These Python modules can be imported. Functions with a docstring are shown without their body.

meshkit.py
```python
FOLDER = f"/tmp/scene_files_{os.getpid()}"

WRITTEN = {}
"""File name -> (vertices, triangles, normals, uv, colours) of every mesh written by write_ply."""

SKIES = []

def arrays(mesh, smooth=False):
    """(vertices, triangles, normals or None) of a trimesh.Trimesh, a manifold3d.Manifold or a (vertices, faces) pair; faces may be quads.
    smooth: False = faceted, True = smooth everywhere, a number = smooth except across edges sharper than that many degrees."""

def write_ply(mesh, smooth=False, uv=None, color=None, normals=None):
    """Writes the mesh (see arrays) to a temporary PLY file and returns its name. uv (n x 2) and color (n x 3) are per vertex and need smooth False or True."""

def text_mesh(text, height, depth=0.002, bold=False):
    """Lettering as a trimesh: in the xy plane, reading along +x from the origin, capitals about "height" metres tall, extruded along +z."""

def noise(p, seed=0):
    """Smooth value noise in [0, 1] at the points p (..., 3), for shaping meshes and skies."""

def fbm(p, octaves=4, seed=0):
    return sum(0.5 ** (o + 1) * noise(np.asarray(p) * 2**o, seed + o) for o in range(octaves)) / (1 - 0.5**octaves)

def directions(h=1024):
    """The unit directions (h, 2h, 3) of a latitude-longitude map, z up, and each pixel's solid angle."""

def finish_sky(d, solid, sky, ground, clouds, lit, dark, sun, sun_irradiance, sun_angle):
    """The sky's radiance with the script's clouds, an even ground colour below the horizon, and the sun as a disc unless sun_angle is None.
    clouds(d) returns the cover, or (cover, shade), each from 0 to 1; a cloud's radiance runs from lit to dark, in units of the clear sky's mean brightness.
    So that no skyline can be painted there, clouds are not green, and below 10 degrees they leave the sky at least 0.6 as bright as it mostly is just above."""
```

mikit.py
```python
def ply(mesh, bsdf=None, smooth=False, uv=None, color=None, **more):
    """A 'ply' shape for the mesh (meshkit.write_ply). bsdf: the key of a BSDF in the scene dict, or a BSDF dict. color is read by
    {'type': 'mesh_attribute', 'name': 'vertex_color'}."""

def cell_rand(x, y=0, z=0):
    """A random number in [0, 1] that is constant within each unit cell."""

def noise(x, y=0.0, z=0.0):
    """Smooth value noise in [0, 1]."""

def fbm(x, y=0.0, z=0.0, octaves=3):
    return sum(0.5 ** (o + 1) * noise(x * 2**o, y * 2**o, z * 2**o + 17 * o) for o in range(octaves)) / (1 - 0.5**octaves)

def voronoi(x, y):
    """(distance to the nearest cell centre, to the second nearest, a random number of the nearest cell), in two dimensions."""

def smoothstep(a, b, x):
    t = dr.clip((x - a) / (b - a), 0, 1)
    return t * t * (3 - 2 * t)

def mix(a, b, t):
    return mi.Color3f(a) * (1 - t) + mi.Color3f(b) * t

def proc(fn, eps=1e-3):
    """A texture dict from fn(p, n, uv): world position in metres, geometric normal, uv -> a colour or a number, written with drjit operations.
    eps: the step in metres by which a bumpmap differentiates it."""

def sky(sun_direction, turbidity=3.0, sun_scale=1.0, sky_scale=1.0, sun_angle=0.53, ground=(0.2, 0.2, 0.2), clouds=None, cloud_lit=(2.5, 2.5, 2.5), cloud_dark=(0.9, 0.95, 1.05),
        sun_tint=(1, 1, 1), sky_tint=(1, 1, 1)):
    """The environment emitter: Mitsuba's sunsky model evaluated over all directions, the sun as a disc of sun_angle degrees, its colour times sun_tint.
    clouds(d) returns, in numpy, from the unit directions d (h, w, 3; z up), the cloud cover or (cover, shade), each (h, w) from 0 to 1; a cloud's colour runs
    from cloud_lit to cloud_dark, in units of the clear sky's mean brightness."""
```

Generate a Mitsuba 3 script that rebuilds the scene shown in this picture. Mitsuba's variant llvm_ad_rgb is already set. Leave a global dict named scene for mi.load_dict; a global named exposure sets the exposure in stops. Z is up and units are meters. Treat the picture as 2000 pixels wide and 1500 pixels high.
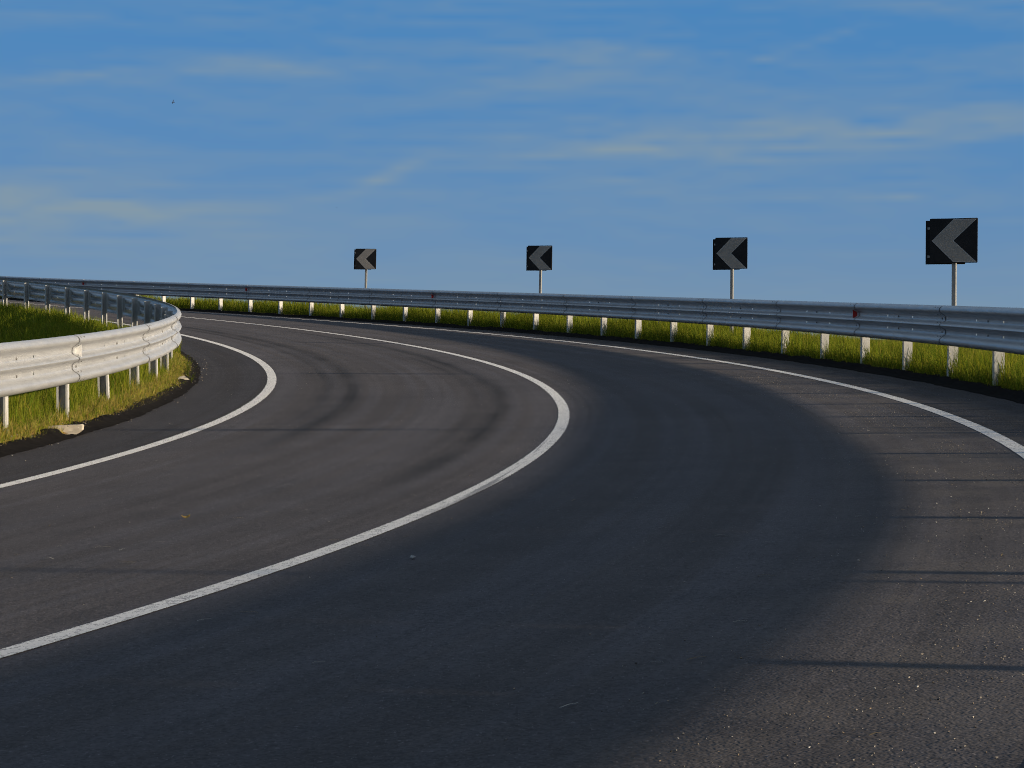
import math, random
import numpy as np, trimesh, mitsuba as mi, drjit as dr
from shapely.geometry import Polygon
import mikit, meshkit
from mikit import noise, fbm, smoothstep, mix, voronoi, cell_rand

scene, labels = {}, {}
T = mi.ScalarTransform4f
rng = np.random.default_rng(7)
random.seed(7)

# ---------------------------------------------------------------- camera, sky, exposure
CAM_Z = 1.2217
PITCH = math.radians(1.2841)
scene['camera'] = dict(type='perspective', fov=28.573, fov_axis='x', near_clip=0.05, far_clip=30000.0,
    to_world=T().look_at(origin=[0, 0, CAM_Z], target=[0, 10 * math.cos(PITCH), CAM_Z - 10 * math.sin(PITCH)], up=[0, 0, 1]))

SUN_AZ, SUN_EL = math.radians(20.4), math.radians(12.05)
SUN = [math.cos(SUN_EL) * math.cos(SUN_AZ), -math.cos(SUN_EL) * math.sin(SUN_AZ), math.sin(SUN_EL)]


def sky_clouds(d):
    """thin streaky cirrus all round the sky, a veil of haze low down, two old vapour trails"""
    az = np.degrees(np.arctan2(d[..., 0], d[..., 1]))
    el = np.degrees(np.arcsin(np.clip(d[..., 2], -1, 1)))
    rad = np.radians(az)
    cx, cy = np.cos(rad) * 57.3, np.sin(rad) * 57.3          # seamless round the horizon
    warp = meshkit.fbm(np.stack([cx * .06, cy * .06, el * .25], -1), 3, 5) - .5
    e2 = el + 3.0 * warp + .05 * np.abs(az) * 0
    st = meshkit.fbm(np.stack([cx * .13, cy * .13, e2 * 1.15], -1), 5, 11)
    fine = meshkit.fbm(np.stack([cx * .5, cy * .5, e2 * 3.2], -1), 4, 23)
    big = meshkit.fbm(np.stack([cx * .05, cy * .05, e2 * .35], -1), 3, 31)
    thin = meshkit.fbm(np.stack([cx * .28, cy * .28, (e2 + .06 * az) * 5.2], -1), 4, 47)
    cirrus = np.clip((st * .50 + fine * .28 + thin * .38 + big * .34 - .645) * 2.6, 0, 1) * np.clip(1.25 - el / 60, 0, 1)

    def wisp(a0, e0, wa, we, tilt, k):
        u = (az - a0) / wa
        v = (el - e0 - tilt * (az - a0)) / we
        return k * np.exp(-u * u - v * v) * np.clip(fine * 1.7 + thin * 1.5 - .85, 0, 1.35)
    w = (wisp(-13.2, 3.55, 4.6, .85, .02, .5) + wisp(-11.2, 3.6, 1.9, .3, -.03, .25) + wisp(-3.3, 4.75, 1.0, .2, .42, .36) + wisp(-4.3, 4.3, 1.6, .22, .25, .16)
         + wisp(7.5, 5.7, 6.5, .55, .03, .36) + wisp(12.5, 6.0, 2.6, .32, -.03, .26) + wisp(-7.0, 7.6, 5.0, .3, .05, .22) + wisp(-12.5, 7.3, 2.5, .2, .05, .22)
         + wisp(4.2, 5.3, 3.2, .22, .02, .22) + wisp(5.0, 4.5, 4.0, .16, -.02, .18) + wisp(9.5, 3.95, 5.0, .13, -.01, .2) + wisp(1.5, 7.7, 2.6, .7, .1, .2))

    def trail(a0, e0, a1, e1, wd, k):
        t = (az - a0) / (a1 - a0)
        off = el - (e0 + (e1 - e0) * t)
        return k * np.exp(-(off / wd) ** 2) * smooth(t, 0, .25) * smooth(-t, -1, -.75)

    def smooth(x, a, b):
        t = np.clip((x - a) / (b - a), 0, 1)
        return t * t * (3 - 2 * t)
    tr = trail(6.3, 7.6, 10.2, 8.75, .1, .16) + trail(9.9, 8.8, 17.0, 10.6, .09, .1)
    # deep blue clear air low down, greyer towards the horizon, thin cirrus everywhere
    blue = .95 * (1 - smooth(el, 14, 30))
    grey = .86 * np.exp(-np.maximum(el, 0) / 3.1)
    lit = 1 - (1 - np.clip(cirrus * .44 + 1.4 * w + 1.3 * tr, 0, .9)) * (1 - grey)
    cover = 1 - (1 - lit) * (1 - blue)
    return cover, np.clip(1 - lit / np.maximum(cover, 1e-6), 0, 1)


scene['sky'] = mikit.sky(SUN, turbidity=2.3, sun_scale=1.0, sky_scale=1.24, sun_angle=1.6, ground=(.08, .09, .06), clouds=sky_clouds,
                         cloud_lit=(.42, .575, .685), cloud_dark=(.036, .345, .86), sky_tint=(1.36, .98, .80), sun_tint=(.86, 1.12, 2.0))
exposure = 3.2

# ---------------------------------------------------------------- names
taken = set()


def numbered(name):
    if name not in taken:
        taken.add(name)
        return name
    k = 1
    while f'{name}_{k:03d}' in taken:
        k += 1
    taken.add(f'{name}_{k:03d}')
    return f'{name}_{k:03d}'


def thing(name, label=None, cat=None, group=None, kind=None):
    key = numbered(name)
    tag(key, label, cat, group, kind)
    return key


def tag(key, label=None, cat=None, group=None, kind=None):
    d = {k: v for k, v in (('label', label), ('category', cat), ('group', group), ('kind', kind)) if v}
    if d:
        labels[key] = {**labels.get(key, {}), **d}


def put(name, mesh, bsdf, parent=None, smooth=False, **kw):
    key = numbered((parent + '__' if parent else '') + name)
    scene[key] = mikit.ply(mesh, bsdf, smooth=smooth, **kw)
    return key


# ---------------------------------------------------------------- the road's course: a left-hand bend, climbing, banked
R = dict(psi=-0.500883, lat=-4.598661, k0=0.034495, k1=-0.074688, k2=0.090262, k3=-0.036855, g=0.013894, gc=0.912071, gd=-0.163882, e0=0.031084, e1=-6e-05, e2=-0.028816)
S = np.linspace(-30, 140, 1701)
dS = S[1] - S[0]
_t = np.clip(S, -3, 86) / 50
_k = R['k0'] + R['k1'] * _t + R['k2'] * _t**2 + R['k3'] * _t**3
_k = np.where(S < -2, 0.012, np.where(S > 92, .008, _k))
TH = np.concatenate([[0], np.cumsum((_k[1:] + _k[:-1]) / 2 * dS)])
TH = TH - np.interp(0, S, TH) + R['psi']
CX = np.concatenate([[0], np.cumsum(-(np.sin(TH[1:]) + np.sin(TH[:-1])) / 2 * dS)])
CY = np.concatenate([[0], np.cumsum((np.cos(TH[1:]) + np.cos(TH[:-1])) / 2 * dS)])
CX += R['lat'] * math.cos(R['psi']) - np.interp(0, S, CX)
CY += R['lat'] * math.sin(R['psi']) - np.interp(0, S, CY)
_zs = np.clip(S, -8, 95)
CZ = R['g'] * _zs + R['gc'] * (_zs / 50)**2 + R['gd'] * (_zs / 50)**3 + np.where(S > 95, (S - 95) * .03, 0)
_ts = np.clip(S, -3, 90) / 50
CE = R['e0'] + R['e1'] * _ts + R['e2'] * _ts**2


def road(s, o, dz=0.0):
    """world points at distance s along the centre line, o metres to its right, dz above the banked surface"""
    s, o, dz = np.broadcast_arrays(np.asarray(s, float), np.asarray(o, float), np.asarray(dz, float))
    th = np.interp(s, S, TH)
    return np.stack([np.interp(s, S, CX) + o * np.cos(th), np.interp(s, S, CY) + o * np.sin(th), np.interp(s, S, CZ) + np.interp(s, S, CE) * np.clip(o, -8, 8) + dz], -1)


def frame(s):
    th = float(np.interp(s, S, TH))
    return np.array([-math.sin(th), math.cos(th), 0.0]), np.array([math.cos(th), math.sin(th), 0.0])


def nearest(xy):
    from scipy.spatial import cKDTree
    d, i = cKDTree(np.stack([CX, CY], 1)).query(xy)
    return d, i


def grid_faces(n, m):
    a = np.arange(n * m).reshape(n, m)
    q = np.stack([a[:-1, :-1], a[1:, :-1], a[1:, 1:], a[:-1, 1:]], -1).reshape(-1, 4)
    return np.vstack([q[:, [0, 2, 1]], q[:, [0, 3, 2]]])


def sweep(ss, prof, flip=False):
    """prof: (m,2) or (n,m,2) of (o, dz) at every s; returns mesh and uv = (s, o)"""
    ss = np.asarray(ss)
    prof = np.broadcast_to(prof, (len(ss),) + np.shape(prof)[-2:])
    v = road(ss[:, None], prof[..., 0], prof[..., 1])
    f = grid_faces(*v.shape[:2])
    if flip:
        f = f[:, ::-1]
    uv = np.stack([np.broadcast_to(ss[:, None], prof.shape[:2]), prof[..., 0]], -1).reshape(-1, 2)
    return trimesh.Trimesh(v.reshape(-1, 3), f, process=False), uv


RAIL_OUT, RAIL_IN, BEAM_H = 4.93, -5.18, .51
TOP_OUT, TOP_IN = 1.002, .992
LINE_OUT, LINE_IN = 3.772, -3.759

# ---------------------------------------------------------------- materials
def rgb(*c):
    return {'type': 'rgb', 'value': list(c)}


def mat(name, bsdf, two=True):
    scene[name] = {'type': 'twosided', 'bsdf': bsdf} if two else bsdf
    return name


def asphalt(p, n, uv):
    s, o = uv.x, uv.y
    g1 = noise(p.x * 150, p.y * 150)
    g2 = noise(p.x * 64 + 7, p.y * 64)
    g3 = fbm(p.x * 3.1, p.y * 3.1, octaves=3)
    long_ = fbm(o * 7.5, s * .10, octaves=3)
    long2 = fbm(o * 22 + 3, s * .16, octaves=2)
    pat = fbm(p.x * .55 + 4, p.y * .55, octaves=2)
    v = .0335 * (.46 + .66 * g1 + .42 * g2) * (.84 + .32 * g3) * (.66 + .44 * long_ + .26 * long2) * (.86 + .28 * pat)
    wob = .10 * (noise(s * .22, 3.0) - .5)
    def track(c, w, k, s0, s1):
        x = (o - c - wob) / w
        return 1 - .8 * k * dr.exp(-x * x) * (.45 + 1.1 * noise(s * .7, o * 5)) * smoothstep(s0, s0 + 5, s) * (1 - smoothstep(s1 - 6, s1, s)) * (.55 + .9 * long2)
    v = v * track(-2.58, .15, .58, 14, 62) * track(-2.92, .11, .42, 16, 58) * track(-.68, .13, .58, 10, 52) * track(-.97, .09, .34, 12, 50)
    v = v * track(.20, .035, .34, 14, 30) * track(.31, .03, .34, 15, 29) * track(2.1, .25, .14, 12, 70) * track(1.05, .22, .12, 10, 66) * track(-1.9, .2, .1, 12, 66)
    # the shoulders carry no traffic and keep their dark binder
    sh = smoothstep(-3.72, -3.85, o) + smoothstep(3.72, 3.85, o) * .9
    v = v * (1 - .42 * sh)
    chip = smoothstep(.86, .95, noise(p.x * 105 + 31, p.y * 105 + 9))
    tone = mix((1.12, .985, 1.0), (1.07, .98, 1.06), smoothstep(.35, .65, long_))
    dust = smoothstep(1.9, 3.4, o) * (1 - smoothstep(4.2, 4.8, o)) * smoothstep(.42, .66, fbm(p.x * 2.3 + 9, p.y * 2.3, octaves=4))
    dust = dust * (.55 + .45 * g1)
    c = tone * (v + .035 * chip)
    return c * (1 - .32 * dust) + mi.Color3f(.080, .068, .058) * (.32 * dust)


def asphalt_bump(p, n, uv):
    return noise(p.x * 140, p.y * 140) * .7 + noise(p.x * 66 + 5, p.y * 66) * .5


mat('mat_asphalt', {'type': 'bumpmap', 'nested': {'type': 'principled', 'base_color': mikit.proc(asphalt), 'roughness': .80, 'specular': .22},
                    'bump': mikit.proc(asphalt_bump, eps=.0015), 'scale': .0026})


def paint(p, n, uv):
    s, o = uv.x, uv.y
    g = noise(p.x * 120, p.y * 120)
    g2 = noise(p.x * 45 + 11, p.y * 45)
    wear = fbm(p.x * 4 + 2, p.y * 4, octaves=3)
    spots = smoothstep(.52, .74, g * .55 + g2 * .45 + .16 * (wear - .5))
    streak = smoothstep(.50, .66, fbm(o * 38 + .35 * s, s * .5, octaves=2)) * smoothstep(9.5, 12, s) * (1 - smoothstep(14.5, 17.5, s)) * smoothstep(-.3, -.0, o) * (1 - smoothstep(.0, .3, o))
    k = dr.clip(.74 * spots + .75 * streak, 0, .9)
    tone = .44 * (.85 + .2 * wear) * (.9 + .16 * g2)
    return mix((1.03, 1.0, .96), (1.03, 1.0, .96), .5) * tone * (1 - k) + mi.Color3f(.085, .085, .09) * k


mat('mat_paint', {'type': 'principled', 'base_color': mikit.proc(paint), 'roughness': .7, 'specular': .3})


def tar(p, n, uv):
    a = noise(p.x * 60, p.y * 60, p.z * 60)
    b = fbm(p.x * 9, p.y * 9, p.z * 9, octaves=3)
    return mi.Color3f(.0052, .0046, .0044) * (.55 + .6 * a + .5 * b)


mat('mat_tar', {'type': 'principled', 'base_color': mikit.proc(tar), 'roughness': .95, 'specular': .04})


def soil(p, n, uv):
    a = fbm(p.x * 14, p.y * 14, octaves=4)
    b = fbm(p.x * 1.6, p.y * 1.6, octaves=3)
    c = mix((.10, .066, .03), (.26, .165, .06), smoothstep(.35, .7, a))
    return mix(c, (.055, .06, .02), smoothstep(.42, .62, b) * .8)


mat('mat_soil', {'type': 'diffuse', 'reflectance': mikit.proc(soil)})


def field(p, n, uv):
    a = fbm(p.x * .9, p.y * .9, octaves=4)
    b = fbm(p.x * .045, p.y * .045, octaves=3)
    return mix(mix((.05, .065, .016), (.085, .10, .026), a), (.14, .125, .06), smoothstep(.5, .68, b))


mat('mat_field', {'type': 'diffuse', 'reflectance': mikit.proc(field)})


def zinc(p, n, uv):
    a = fbm(p.x * 6, p.y * 6, p.z * 9, octaves=3)
    b = noise(p.x * 55, p.y * 55, p.z * 55)
    st = fbm(p.x * 2.2, p.y * 2.2, p.z * 40, octaves=2)
    return mi.Color3f(.305, .307, .312) * (.76 + .18 * a + .1 * b + .14 * st)


def zinc_rough(p, n, uv):
    return .33 + .2 * fbm(p.x * 5, p.y * 5, p.z * 7, octaves=2)


mat('mat_zinc', {'type': 'principled', 'base_color': mikit.proc(zinc), 'roughness': mikit.proc(zinc_rough), 'metallic': .45, 'specular': .4})
mat('mat_post', {'type': 'principled', 'base_color': mikit.proc(lambda p, n, uv: mi.Color3f(.33, .325, .31) * (.78 + .3 * fbm(p.x * 9, p.y * 9, p.z * 6, octaves=3))), 'roughness': .6, 'metallic': .15, 'specular': .4})
mat('mat_pole', {'type': 'principled', 'base_color': mikit.proc(lambda p, n, uv: mi.Color3f(.21, .205, .195) * (.75 + .4 * fbm(p.x * 12, p.y * 12, p.z * 3, octaves=3))), 'roughness': .6, 'metallic': .3, 'specular': .4})
mat('mat_bolt', {'type': 'principled', 'base_color': rgb(.12, .115, .11), 'roughness': .6, 'metallic': .2})
mat('mat_red', {'type': 'principled', 'base_color': rgb(.42, .018, .012), 'roughness': .25, 'specular': .5})
mat('mat_white', {'type': 'principled', 'base_color': rgb(.55, .54, .52), 'roughness': .4})
mat('mat_black', {'type': 'diffuse', 'reflectance': mikit.proc(lambda p, n, uv: mi.Color3f(.020, .020, .021) * (.8 + .4 * fbm(p.x * 7, p.y * 7, p.z * 7, octaves=3)))})
mat('mat_chevron', {'type': 'diffuse', 'reflectance': mikit.proc(lambda p, n, uv: mi.Color3f(.245, .22, .195) * (.88 + .24 * fbm(p.x * 6, p.y * 6, p.z * 6, octaves=3)))})
mat('mat_chevron_edge', {'type': 'diffuse', 'reflectance': rgb(.36, .35, .34)})
mat('mat_concrete', {'type': 'diffuse', 'reflectance': mikit.proc(lambda p, n, uv: mi.Color3f(.34, .30, .24) * (.75 + .5 * fbm(p.x * 30, p.y * 30, p.z * 30, octaves=3)))})
mat('mat_stone', {'type': 'diffuse', 'reflectance': {'type': 'mesh_attribute', 'name': 'vertex_color'}})
mat('mat_grass', {'type': 'principledthin', 'base_color': {'type': 'mesh_attribute', 'name': 'vertex_color'}, 'roughness': .6, 'diff_trans': .8, 'eta': 1.3}, two=False)
mat('mat_bird', {'type': 'diffuse', 'reflectance': rgb(.03, .03, .035)})

# ---------------------------------------------------------------- ground: one sheet to the horizon
PLAIN = -5.0
gx = np.concatenate([[-12000, -4000, -1500, -700, -400], np.arange(-250, 251, 2.5), [400, 700, 1500, 4000, 12000]])
gy = np.concatenate([[-9000, -3000, -1200, -500, -250], np.arange(-120, 261, 2.5), [400, 700, 1500, 4000, 9000, 20000]])
GX, GY = np.meshgrid(gx, gy, indexing='ij')
near_d, near_i = nearest(np.stack([GX.ravel(), GY.ravel()], 1))
sub = np.arange(0, len(S), 20)
d2 = (GX.ravel()[:, None] - CX[sub])**2 + (GY.ravel()[:, None] - CY[sub])**2 + 4.0
w4 = d2**-2.0
base = (w4 * CZ[sub]).sum(1) / w4.sum(1)
fall = np.clip((near_d - 8.0) / 24.0, 0, 1)
fall = fall * fall * (3 - 2 * fall)
und = .5 * (meshkit.fbm(np.stack([GX.ravel() * .03, GY.ravel() * .03, 0 * GX.ravel()], 1), 3, 3) - .5)
GZ = (base - .25 - np.where(near_d < 9.5, .5, 0)) * (1 - fall) + PLAIN * fall + und * np.clip((near_d - 12) / 10, 0, 1)
f = grid_faces(*GX.shape)
put('ground', trimesh.Trimesh(np.stack([GX.ravel(), GY.ravel(), GZ], 1), f, process=False), 'mat_field', smooth=True)
tag('ground', 'grassy fields falling away round the road embankment', kind='structure')


def terrain(xy):
    from scipy.interpolate import RegularGridInterpolator
    return RegularGridInterpolator((gx, gy), GZ.reshape(GX.shape))(xy)


# ---------------------------------------------------------------- road, shoulders, kerbs, verges
ss = np.arange(-28, 130.01, .4)
m, uv = sweep(ss, np.stack([np.linspace(-5.0, 5.02, 26), np.zeros(26)], 1))
put('road', m, 'mat_asphalt', smooth=True, uv=uv)
tag('road', 'dark asphalt road bending left and climbing between two guardrails', kind='structure')
sl = np.arange(-26, 128.01, .25)
for nm, o, w, lab in (('edge_line', LINE_OUT, .13, 'white line along the outer edge of the bend'), ('edge_line', LINE_IN, .135, 'white line along the inner edge of the bend'), ('centre_line', 0.0, .118, 'solid white line down the middle, scuffed where tyres cross it')):
    h = w / 2
    j = .004 * (meshkit.noise(np.stack([sl * 3, sl * 0 + o, sl * 0], 1), 2) - .5)
    prof = np.stack([np.stack([o - h + j, np.full_like(sl, .004)], 1), np.stack([np.full_like(sl, o), np.full_like(sl, .005)], 1), np.stack([o + h + j, np.full_like(sl, .004)], 1)], 1)
    m, uv = sweep(sl, prof)
    k = put(nm, m, 'mat_paint', 'road', smooth=True, uv=uv)
    tag(k, lab)


def kerb(side, s0, s1, seed):
    """rough hand-laid bitumen kerb: a lumpy dark ridge between asphalt and grass"""
    sk = np.arange(s0, s1, .06)
    n1 = meshkit.fbm(np.stack([sk * 1.6, sk * 0 + seed, sk * 0], 1), 4, seed) - .5
    n2 = meshkit.fbm(np.stack([sk * 7, sk * 0 + seed, sk * 0], 1), 3, seed + 9) - .5
    toe = (4.93 if side > 0 else 4.965) + .08 * n1
    hgt = .080 + .04 * n1 + .04 * n2
    if side < 0:
        for c, wd, dh in ((18.12, .22, .03), (18.66, .24, -.085)):
            hgt = hgt + dh * np.exp(-((sk - c) / wd) ** 4)
    cols = [(toe - .10 + .06 * n2, .004 + 0 * sk), (toe - .03, .018 + .02 * n2), (toe + .03, hgt * .55), (toe + .065 + .02 * n2, hgt * .92), (toe + .10, hgt), (toe + .15, hgt * .95), (toe + .26, hgt * .55)]
    prof = np.stack([np.stack(np.broadcast_arrays(side * a, b), 1) for a, b in cols], 1)
    rough = (meshkit.noise(np.stack(np.broadcast_arrays(sk[:, None] * 22, prof[..., 0] * 40, 0.0), -1), seed) - .5) * .016
    prof[:, 1:, 1] += rough[:, 1:]
    if side < 0:
        prof = prof[:, ::-1]
    m, uv = sweep(sk, prof)
    return m


for side, lab in ((1, 'black bitumen kerb at the foot of the outer grass verge'), (-1, 'lumpy black bitumen kerb along the inner grass verge')):
    k = put('kerb', kerb(side, -8, 100, 3 if side > 0 else 8), 'mat_tar', smooth=40)
    tag(k, lab, kind='structure')


def verge_h(s, a, side):
    """height of the verge above the banked road plane, a = distance from the centre line"""
    s, a = np.broadcast_arrays(np.asarray(s, float), np.asarray(a, float))
    n = meshkit.fbm(np.stack([s * 1.1, a * 1.6, s * 0 + side], -1), 3, 4) - .5
    h = np.interp(a, [5.0, 5.12, 5.8, 7.0, 9.0, 12, 16], [.03, .075, .12, .10, -.45, -1.15, -1.7]) if side < 0 else np.interp(a, [5.0, 5.12, 5.7, 6.7, 8.4, 12], [.03, .075, .12, .10, -.75, -2.6])
    return h + .05 * n


for side in (1, -1):
    a = np.concatenate([np.arange(5.0, 7.0, .14), np.arange(7.0, 12.01 if side > 0 else 16.01, .5)])
    sv = np.arange(-12, 104, .3)
    prof = np.stack(np.broadcast_arrays(side * a[None], verge_h(sv[:, None], a[None], side)), -1)
    m, uv = sweep(sv, prof if side > 0 else prof[:, ::-1])
    k = put('verge', m, 'mat_soil', smooth=True)
    tag(k, 'strip of bare earth under the grass ' + ('outside' if side > 0 else 'inside') + ' the bend', kind='structure')

# ---------------------------------------------------------------- guardrails
PZ = np.array([(.510, .018), (.503, .040), (.492, .060), (.476, .076), (.455, .083), (.436, .080), (.420, .068), (.404, .046), (.390, .024), (.376, .008), (.360, .001), (.352, .0), (.328, .0), (.320, .001), (.306, .010), (.293, .030), (.282, .054), (.271, .073), (.2575, .083), (.2525, .083),
               (.239, .073), (.228, .054), (.217, .030), (.204, .010), (.190, .001), (.182, .0), (.158, .0), (.150, .001), (.134, .008), (.120, .024), (.106, .046), (.090, .068), (.074, .080), (.055, .083), (.034, .076), (.018, .060), (.007, .040), (.0, .018)])
VALLEY = (11, 25)                                            # flat rows that the slots pierce


def arc_to_s(o):
    p = road(S, o)
    a = np.concatenate([[0], np.cumsum(np.linalg.norm(np.diff(p[:, :2], axis=0), axis=1))])
    return (lambda s: np.interp(s, S, a)), (lambda x: np.interp(x, a, S))


def settle(s, sgn):
    """the outer rail sits a little lower and farther out beside the camera: (outwards, down)"""
    t = np.clip((18.0 - np.asarray(s, float)) / 9.0, 0, 1) * (sgn > 0)
    t = t * t * (3 - 2 * t)
    return .03 * t, -.085 * t


def beam_mesh(o_face, sgn, top, s0, s1, slots, s_all):
    """one corrugated element: a 4 mm steel shell with real slots. sgn +1: crests point to smaller o (the outer rail)"""
    st = sorted(set(np.round(np.concatenate([np.linspace(s0, s1, max(3, int((s1 - s0) / .25))), [c + q for c in slots for q in (-.016, .016)]]), 5)))
    st = np.array(st)
    n, mth = len(st), len(PZ)
    lap = .012 * (1 - (st - s0) / (s1 - s0))                     # the start lies over the end before it
    jig = .006 * (meshkit.noise(np.stack([st * .5, st * 0 + sgn, st * 0], 1), 5) - .5)
    sheets = []
    for back in (0.0, .004):
        t = PZ[None, :, 1] - .083 + lap[:, None] - back
        so, sz = settle(st, sgn)
        sheets.append(road(st[:, None], o_face + so[:, None] - sgn * (t + jig[:, None]), top - BEAM_H + PZ[None, :, 0] + sz[:, None]).reshape(-1, 3))
    v = np.vstack(sheets)
    quads = [(i, j) for i in range(n - 1) for j in range(mth - 1)
             if not (j in VALLEY and any(abs((st[i] + st[i + 1]) / 2 - c) < .015 for c in slots))]
    holes = [(i, j) for i in range(n - 1) for j in VALLEY if any(abs((st[i] + st[i + 1]) / 2 - c) < .015 for c in slots)]
    F = []
    N = n * mth
    idx = lambda i, j, b=0: b * N + i * mth + j
    for i, j in quads:
        a, b, c, d = idx(i, j), idx(i + 1, j), idx(i + 1, j + 1), idx(i, j + 1)
        F += [(a, b, c), (a, c, d), (a + N, c + N, b + N), (a + N, d + N, c + N)]
    for i in range(n - 1):
        for j in (0, mth - 1):
            a, b = idx(i, j), idx(i + 1, j)
            F += [(a, a + N, b), (b, a + N, b + N)]
    for j in range(mth - 1):
        for i in (0, n - 1):
            a, b = idx(i, j), idx(i, j + 1)
            F += [(a, a + N, b), (b, a + N, b + N)]
    for i, j in holes:
        for a, b in ((idx(i, j), idx(i + 1, j)), (idx(i + 1, j), idx(i + 1, j + 1)), (idx(i + 1, j + 1), idx(i, j + 1)), (idx(i, j + 1), idx(i, j))):
            F += [(a, a + N, b), (b, a + N, b + N)]
    F = np.array(F)
    if sgn < 0:
        F = F[:, ::-1]
    return trimesh.Trimesh(v, F, process=False)


def local(mesh, origin, t, r):
    """mesh with x = towards r (right of travel), y = along travel, z up, set at origin"""
    M = np.eye(4)
    M[:3, 0], M[:3, 1], M[:3, 2], M[:3, 3] = r, t, (0, 0, 1), origin
    mesh = mesh.copy()
    mesh.apply_transform(M)
    return mesh


def channel(h, web=.12, fl=.092, lip=.022, th=.006):
    """lipped C post: the web lies across the road at y = 0, the flanges run along +y"""
    o = [(-web / 2, 0), (web / 2, 0), (web / 2, fl), (web / 2 - lip, fl), (web / 2 - lip, fl - th), (web / 2 - th, fl - th), (web / 2 - th, th), (-web / 2 + th, th), (-web / 2 + th, fl - th), (-web / 2 + lip, fl - th), (-web / 2 + lip, fl), (-web / 2, fl)]
    return trimesh.creation.extrude_polygon(Polygon(o), h, engine='earcut')


def bolt(r=.010, h=.010):
    c = trimesh.creation.cylinder(r, h, sections=6)
    c.apply_transform(trimesh.transformations.rotation_matrix(math.pi / 2, [0, 1, 0]))
    return c


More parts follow.
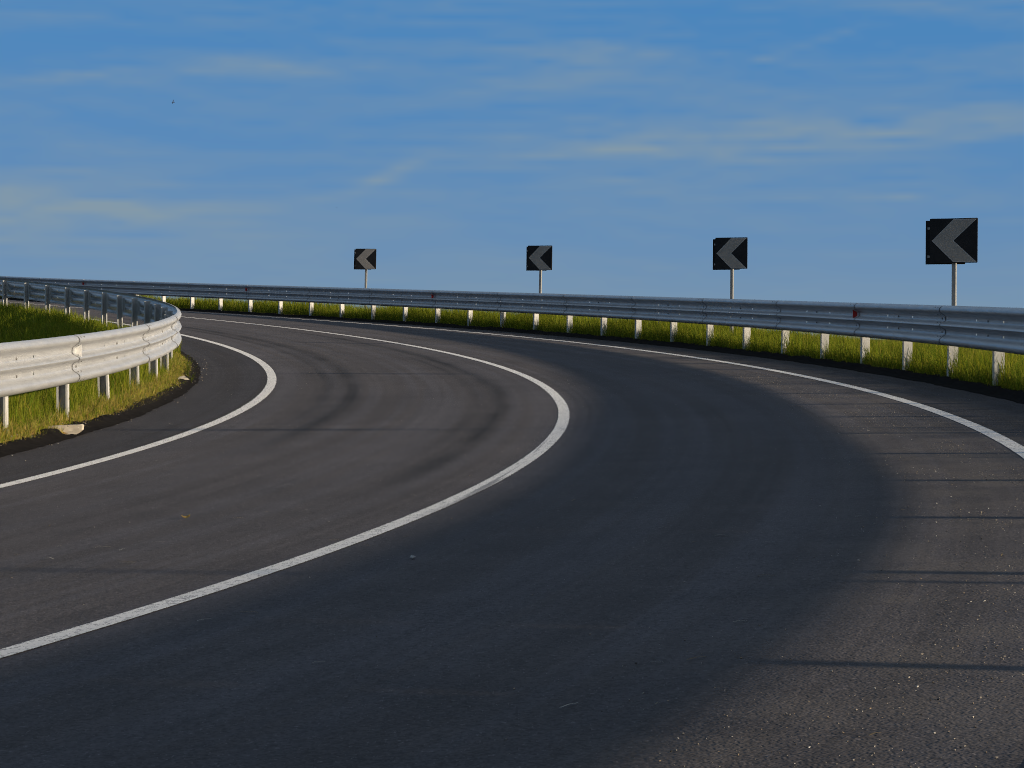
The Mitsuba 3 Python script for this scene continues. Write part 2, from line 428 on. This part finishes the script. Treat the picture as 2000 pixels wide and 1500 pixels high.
def guardrail(key, side, face, top, first, spacing, i0, i1, open_to_camera, reflectors, refl_mat):
    sgn = 1 if side > 0 else -1
    to_a, to_s = arc_to_s(face)
    sp = lambda i: float(to_s(to_a(first) + spacing * i))
    for i in range(i0, i1, 2):                                  # elements run from post to post but one
        a0, a1 = float(to_a(sp(i))), float(to_a(sp(i + 2)))
        sl0, sl1 = float(to_s(a0 - .06)), float(to_s(a1 + .22))
        slots = [float(to_s(a0 + (a1 - a0) * q)) for q in (1 / 3 + .02, 2 / 3 - .02)]
        m = beam_mesh(face, sgn, top, sl0, sl1, slots, None)
        put('beam', m, 'mat_zinc', key, smooth=50)
        bl = []
        for da in (.02, .16):
            t, r = frame(float(to_s(a0 + da)))
            st_o, st_z = (float(q) for q in settle(float(to_s(a0 + da)), sgn))
            for z, tt in ((.482, .072), (.400, .040), (.287, .042), (.223, .042), (.110, .040), (.026, .068)):
                bl.append(local(bolt(), road(float(to_s(a0 + da)), face + st_o - sgn * (tt - .083 + .008), top - BEAM_H + z + st_z), t, r))
        for q in (0.0, .5):
            for z in (.34, .17):
                sb = float(to_s(a0 + (a1 - a0) * q + .07))
                t, r = frame(sb)
                st_o, st_z = (float(q_) for q_ in settle(sb, sgn))
                bl.append(local(bolt(.013, .014), road(sb, face + st_o - sgn * (-.083 + .012), top - BEAM_H + z + st_z), t, r))
        k = put('bolt_heads', trimesh.util.concatenate(bl), 'mat_bolt', key)
        tag(k, kind='stuff')
    for i in range(i0, i1 + 1):
        s = sp(i) + rng.normal(0, .012)
        t, r = frame(s)
        st_o, st_z = (float(q) for q in settle(s, sgn))
        oc = face + sgn * (.13 + .06) + st_o
        depth = .45
        z0 = float(verge_h(s, abs(oc), side)) - depth
        zt = (top - .06 if side > 0 else top - .045) + st_z
        c = channel(zt - z0)
        tilt = trimesh.transformations.euler_matrix(rng.normal(0, .008), rng.normal(0, .008), rng.normal(0, .03))
        c.apply_transform(tilt)
        if open_to_camera:
            c.apply_scale([1, -1, 1]); c.invert()
        pk = put('post', local(c, road(s, oc, z0), t, r), 'mat_post', key)
        b = trimesh.creation.box([.043, .09, .30])
        b.apply_translation([-sgn * (.06 + .0218), .035 if not open_to_camera else -.035, top - .255 - z0 + st_z])
        put('spacer', local(b, road(s, oc, z0), t, r), 'mat_post', pk)
    for i in reflectors:
        s = float(to_s(to_a(sp(i)) + .05))
        t, r = frame(s)
        zc = top - BEAM_H + .34
        pts = [(0, -.026), (-.074, -.064), (-.074, .064), (0, .026)] if sgn > 0 else [(0, -.026), (.074, -.064), (.074, .064), (0, .026)]
        pl = trimesh.creation.extrude_polygon(Polygon(pts), .006, engine='earcut')
        pl.apply_transform(trimesh.transformations.rotation_matrix(math.pi / 2, [1, 0, 0]))   # plate stands across the valley
        brace = trimesh.creation.box([.004, .09, .05])
        brace.apply_translation([-sgn * .004, .045, 0])
        rk = put('reflector', local(pl, road(s, face + sgn * .078, zc), t, r), refl_mat, key)
        put('bracket', local(brace, road(s, face + sgn * .078, zc), t, r), 'mat_post', rk)


key = thing('guardrail', 'long corrugated steel guardrail in shade along the outer side of the bend, red reflectors', 'guardrail')
P0_OUT = 24.05
guardrail(key, 1, RAIL_OUT, TOP_OUT, P0_OUT, 2.255, -14, 36, False, (2, 14, 20, 26), 'mat_red')
key = thing('guardrail', 'pale sunlit corrugated guardrail curling round the inside of the bend, white reflector', 'guardrail')
guardrail(key, -1, RAIL_IN, TOP_IN, 15.1, 2.2, -8, 38, True, (2,), 'mat_white')

# ---------------------------------------------------------------- chevron signs
def rot_z(a):
    return trimesh.transformations.rotation_matrix(a, [0, 0, 1])


def chevron_sign(s, phi, label, lean, off=5.93):
    W, WX = .628, .672
    key = thing('chevron_sign', label, 'road sign', 'chevron signs behind the outer guardrail')
    foot = road(s, off, float(verge_h(s, off, 1)) - .3)
    top_z = float(road(s, RAIL_OUT, TOP_OUT)[2]) + 1.205
    H = top_z - foot[2]
    n = np.array([-math.sin(phi), -math.cos(phi), 0])           # the face looks this way
    r = np.array([math.cos(phi), -math.sin(phi), 0])            # to the right for someone reading it
    M = np.eye(4)
    M[:3, 0], M[:3, 1], M[:3, 2], M[:3, 3] = r, -n, (0, 0, 1), foot
    lm = trimesh.transformations.rotation_matrix(lean, [0, 1, 0])

    def place(m, name, b, parent=key, smooth=False):
        m = m.copy(); m.apply_transform(lm); m.apply_transform(M)
        return put(name, m, b, parent, smooth=smooth)
    pole = trimesh.creation.extrude_polygon(Polygon([(-.024, -.024), (.024, -.024), (.024, .024), (-.024, .024)]).buffer(.006, quad_segs=3), H - .06, engine='earcut')
    place(pole, 'pole', 'mat_pole', smooth=30)
    zc = H - W / 2

    def plate(poly, th, y):
        e = trimesh.creation.extrude_polygon(poly, th, engine='earcut')
        e.apply_transform(trimesh.transformations.rotation_matrix(math.pi / 2, [1, 0, 0]))   # polygon y -> z, thickness -> -y
        e.apply_translation([0, y, zc])
        return e
    sq = Polygon([(-WX / 2, -W / 2), (WX / 2, -W / 2), (WX / 2, W / 2), (-WX / 2, W / 2)]).buffer(-.012).buffer(.012)
    pk = place(plate(sq, .022, -.045), 'panel', 'mat_black')
    u = lambda x, y: ((x - .5) * WX, (y - .5) * W)
    chev = Polygon([u(.045, .5), u(.50, .98), u(.98, .98), u(.50, .5), u(.98, .02), u(.50, .02)])
    place(plate(chev.buffer(-.006), .003, -.0675), 'chevron', 'mat_chevron', pk)
    place(plate(chev.difference(chev.buffer(-.006)), .0035, -.0675), 'chevron_border', 'mat_chevron_edge', pk)
    bw = .55
    bk = trimesh.creation.box([bw, .02, W - .01]); bk.apply_transform(rot_z(math.radians(4)))
    bk.apply_translation([-.142, .055, zc - .018])
    b = place(bk, 'rear_panel', 'mat_black')
    lp = trimesh.creation.box([bw - .06, .012, .03]); lp.apply_transform(rot_z(math.radians(4)))
    for dz in (.2, -.2):
        q = lp.copy(); q.apply_translation([-.142, .037, zc - .018 + dz]); place(q, 'rail', 'mat_post', b)
    for dz in (.2, -.2):
        cl = trimesh.creation.box([.10, .09, .03]); cl.apply_translation([0, -.0, zc + dz]); place(cl, 'clamp', 'mat_post')
    return key


rad = math.radians
chevron_sign(26.48, rad(25), 'nearest and largest black chevron sign, grey arrowhead pointing left, at the right edge', rad(.2), 5.87)
chevron_sign(37.60, rad(25), 'second nearest black chevron sign, grey arrowhead pointing left, right of the middle', rad(.3), 5.89)
chevron_sign(48.72, rad(24), 'third black chevron sign, brownish grey arrowhead, standing near the middle of the picture', rad(.9), 5.84)
chevron_sign(59.84, rad(15.5), 'farthest and smallest chevron sign, catching sun so its arrowhead looks tan', rad(1.4), 5.80)
chevron_sign(16.2, rad(25), 'black chevron sign outside the right of the frame, between the nearest sign and the camera', rad(.0))
chevron_sign(7.3, rad(25), 'black chevron sign outside the frame beside the camera', rad(.0))

# ---------------------------------------------------------------- grass
GREENS = np.array([1.14, 1.18, 1.05]) * np.array([(.105, .125, .010), (.135, .145, .012), (.075, .105, .010), (.16, .16, .016), (.11, .135, .018), (.19, .17, .03), (.055, .085, .010)])


def blades(pts, h, w, lean, tints, seed):
    """pts (n,3); each blade a bent tapering strip of 3 triangles with its own colour"""
    g = np.random.default_rng(seed)
    n = len(pts)
    a = g.uniform(0, 2 * np.pi, n)
    b = g.uniform(0, 2 * np.pi, n)
    side = np.stack([np.cos(a), np.sin(a), 0 * a], 1) * (w / 2)[:, None]
    ln = np.abs(g.normal(0, 1, n)) * lean + .03
    d = np.stack([np.cos(b), np.sin(b), 0 * b], 1)
    up = np.array([0, 0, 1.0])
    p1 = pts + up * (h * .55)[:, None] + d * (h * ln * .35)[:, None]
    p2 = pts + up * (h * np.clip(1 - .35 * ln * ln, .3, 1))[:, None] + d * (h * ln)[:, None]
    v = np.stack([pts - side, pts + side, p1 - side * .75, p1 + side * .75, p2], 1).reshape(-1, 3)
    k = (np.arange(n) * 5)[:, None]
    f = np.concatenate([k + [0, 1, 3], k + [0, 3, 2], k + [2, 3, 4]], 0)
    col = tints * (.55 + .8 * g.random((n, 1)))
    return v, f, np.repeat(col, 5, 0)


def strip(seed, side, s0, s1, a0, a1, density, hfun, wmm, lean, palette, patch=.0):
    g = np.random.default_rng(seed)
    n = int((s1 - s0) * (a1 - a0) * density)
    s = g.uniform(s0, s1, n); a = g.uniform(a0, a1, n)
    if patch:
        keep = meshkit.fbm(np.stack([s * 1.7, a * 2.6, s * 0], 1), 3, seed) > patch * g.uniform(.6, 1.25, n)
        s, a = s[keep], a[keep]
    z = verge_h(s, a, side) - .015
    p = road(s, side * a, z)
    cl = meshkit.fbm(np.stack([s * .9, a * 1.3, s * 0 + 5], 1), 3, seed + 1)
    h = hfun(s, a) * (.40 + .80 * g.random(len(s))) * (.45 + 1.1 * cl)
    w = wmm / 1000 * (.7 + .6 * g.random(len(s)))
    pal = np.asarray(palette)
    return blades(p, h, w, lean, pal[g.integers(0, len(pal), len(s))], seed + 2)


def join(parts):
    vs, fs, cs, k = [], [], [], 0
    for v, f, c in parts:
        vs.append(v); fs.append(f + k); cs.append(c); k += len(v)
    return trimesh.Trimesh(np.vstack(vs), np.vstack(fs), process=False), np.vstack(cs)


DRY = np.array([(.30, .21, .05), (.34, .26, .09), (.24, .20, .05), (.18, .17, .03)])
LOW = np.vstack([GREENS[:5], DRY, DRY])
sm = lambda x, a, b: (lambda t: t * t * (3 - 2 * t))(np.clip((x - a) / (b - a), 0, 1))
hout = lambda s, a: (.25 + .19 * sm(s, 31, 42)) * (.55 + .45 * sm(a, 5.1, 5.5))
parts = [strip(1, 1, -6, 16, 5.10, 6.6, 1000, hout, 8, .35, GREENS),
         strip(2, 1, 16, 34, 5.10, 6.9, 1500, hout, 6, .33, GREENS),
         strip(3, 1, 34, 60, 5.10, 7.0, 1000, hout, 9, .33, GREENS),
         strip(4, 1, 60, 98, 5.10, 7.0, 620, hout, 13, .33, GREENS),
         strip(6, 1, 10, 40, 5.25, 6.9, 40, lambda s, a: .40 + 0 * s, 4, .25, DRY[[0, 2, 3]]),
         strip(5, 1, 12, 62, 5.03, 5.24, 2000, lambda s, a: .15 + .22 * sm(a, 5.03, 5.12), 7, .45, GREENS)]
m, c = join(parts)
put('grass', m, 'mat_grass', color=c)
tag('grass', 'sunlit yellow green grass growing under and behind the outer guardrail', 'grass', kind='stuff')
hin = lambda s, a: .12 + .24 * sm(a, 5.15, 5.6)
parts = [strip(11, -1, 13, 36, 5.30, 6.9, 1700, hin, 6, .35, GREENS),
         strip(12, -1, 13, 36, 5.02, 5.36, 2400, lambda s, a: .07 + .12 * sm(a, 5.04, 5.3), 6, .8, LOW, .30),
         strip(16, -1, 13, 36, 5.25, 6.9, 45, lambda s, a: .38 + 0 * s, 4, .3, DRY[[0, 2, 3]]),
         strip(13, -1, 36, 98, 5.10, 7.2, 480, lambda s, a: .26 + 0 * s, 11, .35, GREENS),
         strip(14, -1, 12, 98, 6.9, 10.5, 330, lambda s, a: .30 + 0 * s, 12, .35, GREENS),
         strip(15, -1, 14, 98, 10.5, 15.8, 200, lambda s, a: .30 + 0 * s, 14, .35, GREENS)]
m, c = join(parts)
put('grass', m, 'mat_grass', color=c)
tag('grass_001', 'grass inside the bend, bright in front of the inner guardrail and dark in its shade', 'grass', kind='stuff')


def weed(s, a, side, h, spread, n, seed, palette, name, label):
    """a small leafy plant: thin stems that fan out, each set with pointed leaves"""
    g = np.random.default_rng(seed)
    base_p = road(s, side * a, float(verge_h(s, a, side)) - .01)
    key = thing(name, label, 'weed')
    stems, V, F, C, k = [], [], [], [], 0
    for i in range(n):
        b = g.uniform(0, 2 * np.pi); L = h * g.uniform(.6, 1.1); ln = g.uniform(.1, 1) * spread
        q = np.linspace(0, 1, 6)
        pts = base_p + np.stack([np.cos(b) * ln * q**1.5 * L, np.sin(b) * ln * q**1.5 * L, L * (q - .25 * ln * q**2)], 1)
        stems.append(trimesh.creation.sweep_polygon(Polygon([(.0016 * math.cos(x), .0016 * math.sin(x)) for x in (0, 2.1, 4.2)]), pts))
        for j in range(9):
            q0 = g.uniform(.2, 1); p = base_p + np.array([np.cos(b) * ln * q0**1.5 * L, np.sin(b) * ln * q0**1.5 * L, L * (q0 - .25 * ln * q0**2)])
            a2 = g.uniform(0, 2 * np.pi); d = np.array([np.cos(a2), np.sin(a2), g.uniform(-.2, .8)]); d /= np.linalg.norm(d)
            sd = np.cross(d, [0, 0, 1.0]); sd /= np.linalg.norm(sd) + 1e-9
            l = g.uniform(.018, .04)
            V += [p, p + d * l * .5 + sd * l * .22, p + d * l, p + d * l * .5 - sd * l * .22]; F += [(k, k + 1, k + 2), (k, k + 2, k + 3)]; k += 4
            col = np.asarray(palette)[g.integers(0, len(palette))] * g.uniform(.7, 1.2); C += [col] * 4
    st = trimesh.util.concatenate(stems)
    put('stems', st, 'mat_grass', key, color=np.tile((.08, .09, .02), (len(st.vertices), 1)))
    put('leaves', trimesh.Trimesh(np.array(V), np.array(F), process=False), 'mat_grass', key, color=np.array(C))
    tag(key + '__leaves', kind='stuff')
    return key


WEED = GREENS[[0, 2, 4, 6]] * .8
weed(29.6, 5.02, -1, .34, .7, 16, 41, WEED, 'weed', 'dark leafy weed spilling over the kerb at the tip of the inner verge')
weed(30.6, 5.05, -1, .30, .7, 12, 42, WEED, 'weed', 'weed just behind the one at the tip of the inner verge')
weed(28.6, 4.93, -1, .17, .9, 10, 43, WEED, 'weed', 'low weed rooted in the asphalt beyond the inner kerb')
weed(22.95, 5.10, -1, .15, 1.2, 7, 44, DRY, 'weed', 'yellow tuft arching over the inner kerb below a post')

# ---------------------------------------------------------------- rubble, stones, gravel, straw
from manifold3d import Manifold


def rock(size, seed, sub=2):
    g = np.random.default_rng(seed)
    m = trimesh.convex.convex_hull(g.normal(0, 1, (26, 3)) / np.array([1, 1, 1]) * .5)
    m = m.subdivide().subdivide() if sub > 1 else m
    m.vertices += (meshkit.fbm(m.vertices * 2.2, 3, seed)[:, None] - .5) * .16
    m.apply_transform(trimesh.transformations.random_rotation_matrix(g.random(3)))
    ext = m.bounds[1] - m.bounds[0]
    m.vertices = (m.vertices - m.bounds.mean(0)) / ext * np.asarray(size)
    return m


wedge = trimesh.creation.extrude_polygon(Polygon([(-.19, .0), (.12, -.005), (.185, .045), (.188, .088), (.172, .10), (-.15, .086), (-.19, .06)]), .15, engine='earcut')
wedge = wedge.subdivide().subdivide().subdivide()
wedge.apply_transform(trimesh.transformations.rotation_matrix(math.pi / 2, [1, 0, 0]))
wedge.vertices += .012 * (meshkit.fbm(wedge.vertices * 25, 3, 3)[:, None] - .5)
wedge.apply_transform(rot_z(rad(4)))
wedge.apply_translation(road(18.62, -5.0, .012) + np.array([-.06, .12, 0]))
k = put('concrete_block', wedge, 'mat_concrete', smooth=35)
tag(k, 'broken pale concrete block lying in a gap of the inner kerb', 'rubble')
rk = rock((.17, .11, .085), 12)
rk.apply_translation(road(28.6, -5.04, .085))
k = put('rock', rk, 'mat_concrete', smooth=35)
tag(k, 'small pale rock on the kerb near the tip of the inner verge', 'rock')


def tint(mesh, c):
    return np.tile(c, (len(mesh.vertices), 1))


st = rock((.030, .024, .022), 21); st.apply_translation(road(8.24, .57, .009))
k = put('stone', st, 'mat_stone', color=tint(st, (.30, .29, .28)))
tag(k, 'single grey stone lying on the outer lane below the centre line', 'stone')
# a curled dry leaf
g = np.random.default_rng(4)
q = np.linspace(-1, 1, 9)
V, F = [], []
for i, x in enumerate(q):
    wv = .016 * (1 - x * x)**.6 + .0006
    V += [(x * .026, -wv, .012 * x * x + .006), (x * .026, 0, .012 * x * x + .0015), (x * .026, wv, .012 * x * x + .010)]
    if i:
        b = 3 * (i - 1)
        F += [(b, b + 3, b + 4), (b, b + 4, b + 1), (b + 1, b + 4, b + 5), (b + 1, b + 5, b + 2)]
lf = trimesh.Trimesh(np.array(V), np.array(F), process=False); lf.apply_transform(rot_z(.5)); lf.apply_translation(road(10.24, -1.44, .004))
k = put('leaf', lf, 'mat_grass', color=tint(lf, (.34, .22, .06)), smooth=False)
tag(k, 'curled dry brown leaf on the inner lane', 'leaf')

templates = [rock((1, .8, .6), 60 + i, 1) for i in range(6)]


def scatter(n, fn, size, palette, seed):
    g = np.random.default_rng(seed)
    vs, fs, cs, k = [], [], [], 0
    for i in range(n):
        s, o, z = fn(g)
        m = templates[g.integers(0, 6)]
        a = g.uniform(0, 6.28); sc = size(g)
        ca, sa = math.cos(a), math.sin(a)
        v = m.vertices @ np.array([[ca, sa, 0], [-sa, ca, 0], [0, 0, 1]]) * sc
        v = v + road(s, o, z + .24 * sc)
        vs.append(v); fs.append(m.faces + k); k += len(v)
        cs.append(np.tile(np.asarray(palette)[g.integers(0, len(palette))] * g.uniform(.6, 1.2), (len(v), 1)))
    return trimesh.Trimesh(np.vstack(vs), np.vstack(fs), process=False), np.vstack(cs)


PEB = [(.22, .20, .175), (.17, .15, .13), (.30, .265, .22), (.12, .11, .10), (.07, .065, .06), (.25, .19, .13), (.36, .34, .31)]


def edge_pos(g):
    while True:
        s = 2 + 26 * g.random()**1.0
        o = g.normal(3.25, .42)
        if 1.9 < o < 4.6 and meshkit.fbm(np.array([s * .9, o * 3, 0.0]), 3, 7) > .36 + .2 * g.random():
            return s, o, .0


m, c = scatter(5200, edge_pos, lambda g: .0032 + .0065 * g.random()**3.5, PEB, 71)
put('gravel', m, 'mat_stone', color=c)
tag('gravel', 'fine gravel and grit swept to the outer edge of the bend', 'gravel', kind='stuff')
m, c = scatter(330, lambda g: (3 + 30 * g.random(), g.uniform(-4.7, 3.6), 0.0), lambda g: .004 + .006 * g.random()**2, PEB, 72)
put('gravel', m, 'mat_stone', color=c)
tag('gravel_001', 'stray grit scattered thinly over both lanes', 'gravel', kind='stuff')
m, c = scatter(420, lambda g: (g.uniform(13, 34), -g.uniform(4.75, 5.25), .0 if g.random() < .4 else .11), lambda g: .006 + .014 * g.random()**3, PEB, 73)
put('gravel', m, 'mat_stone', color=c)
tag('gravel_002', 'crumbs of stone and earth along the inner kerb', 'gravel', kind='stuff')
# bits of straw blown on to the lanes
g = np.random.default_rng(9)
vs, fs, cs, k = [], [], [], 0
for i in range(230):
    s, o = 4 + 22 * g.random(), g.uniform(-4.3, 4.2)
    L, a = .03 + .07 * g.random(), g.normal(.25, .5)
    d = np.array([math.cos(a), math.sin(a), 0]); sd = np.array([-d[1], d[0], 0]) * .0026
    p = road(s, o, .006); up = np.array([0, 0, .003])
    v = np.array([p - d * L / 2 - sd, p - d * L / 2 + sd, p + sd + up, p - sd + up, p + d * L / 2 + sd, p + d * L / 2 - sd])
    vs.append(v); fs.append(np.array([(0, 1, 2), (0, 2, 3), (3, 2, 4), (3, 4, 5)]) + k); k += 6
    cs.append(np.tile(np.array([(.36, .33, .27), (.30, .22, .12), (.4, .38, .34)])[g.integers(0, 3)] * g.uniform(.5, 1), (6, 1)))
put('straw', trimesh.Trimesh(np.vstack(vs), np.vstack(fs), process=False), 'mat_grass', color=np.vstack(cs))
tag('straw', 'thin bits of dry straw scattered on the lanes', 'straw', kind='stuff')

# ---------------------------------------------------------------- birds
def bird(pos, span, bank, head, label):
    key = thing('bird', label, 'bird')
    body = trimesh.creation.icosphere(2, 1.0)
    body.vertices *= np.array([.06, .22, .055]) * span
    body.vertices[:, 0] *= 1 - .45 * np.clip(-body.vertices[:, 1] / (.22 * span), 0, 1)
    hd = trimesh.creation.icosphere(2, .055 * span); hd.apply_translation([0, .22 * span, .015 * span])
    M = trimesh.transformations.rotation_matrix(head, [0, 0, 1]) @ trimesh.transformations.rotation_matrix(bank, [0, 1, 0])
    M[:3, 3] = pos
    def pl(m, nm):
        m = m.copy(); m.apply_transform(M); return put(nm, m, 'mat_bird', key, smooth=50)
    pl(trimesh.util.concatenate([body, hd]), 'body')
    for sd in (-1, 1):
        w = Polygon([(0, .10), (.20, .12), (.36, .05), (.5, -.06), (.34, -.06), (.18, -.05), (0, -.08)])
        e = trimesh.creation.extrude_polygon(w, .012, engine='earcut').subdivide()
        e.vertices[:, 2] += .5 * np.sin(e.vertices[:, 0] * 3.0) * .5
        e.vertices *= span
        if sd < 0:
            e.vertices[:, 0] *= -1; e.invert()
        pl(e, 'wing')
    tl = trimesh.creation.extrude_polygon(Polygon([(-.03, 0), (.03, 0), (.07, -.18), (-.07, -.18)]), .01, engine='earcut')
    tl.vertices = tl.vertices * span + np.array([0, -.16 * span, 0]); pl(tl, 'tail')


bird((-16.8, 100.0, CAM_Z + 11.72), .26, .9, 2.2, 'dark bird gliding with one wing raised, high on the left of the sky')
bird((-11.3, 130.0, CAM_Z + 8.46), .17, .0, .1, 'tiny distant bird with raised wings, above and left of the farthest chevron sign')
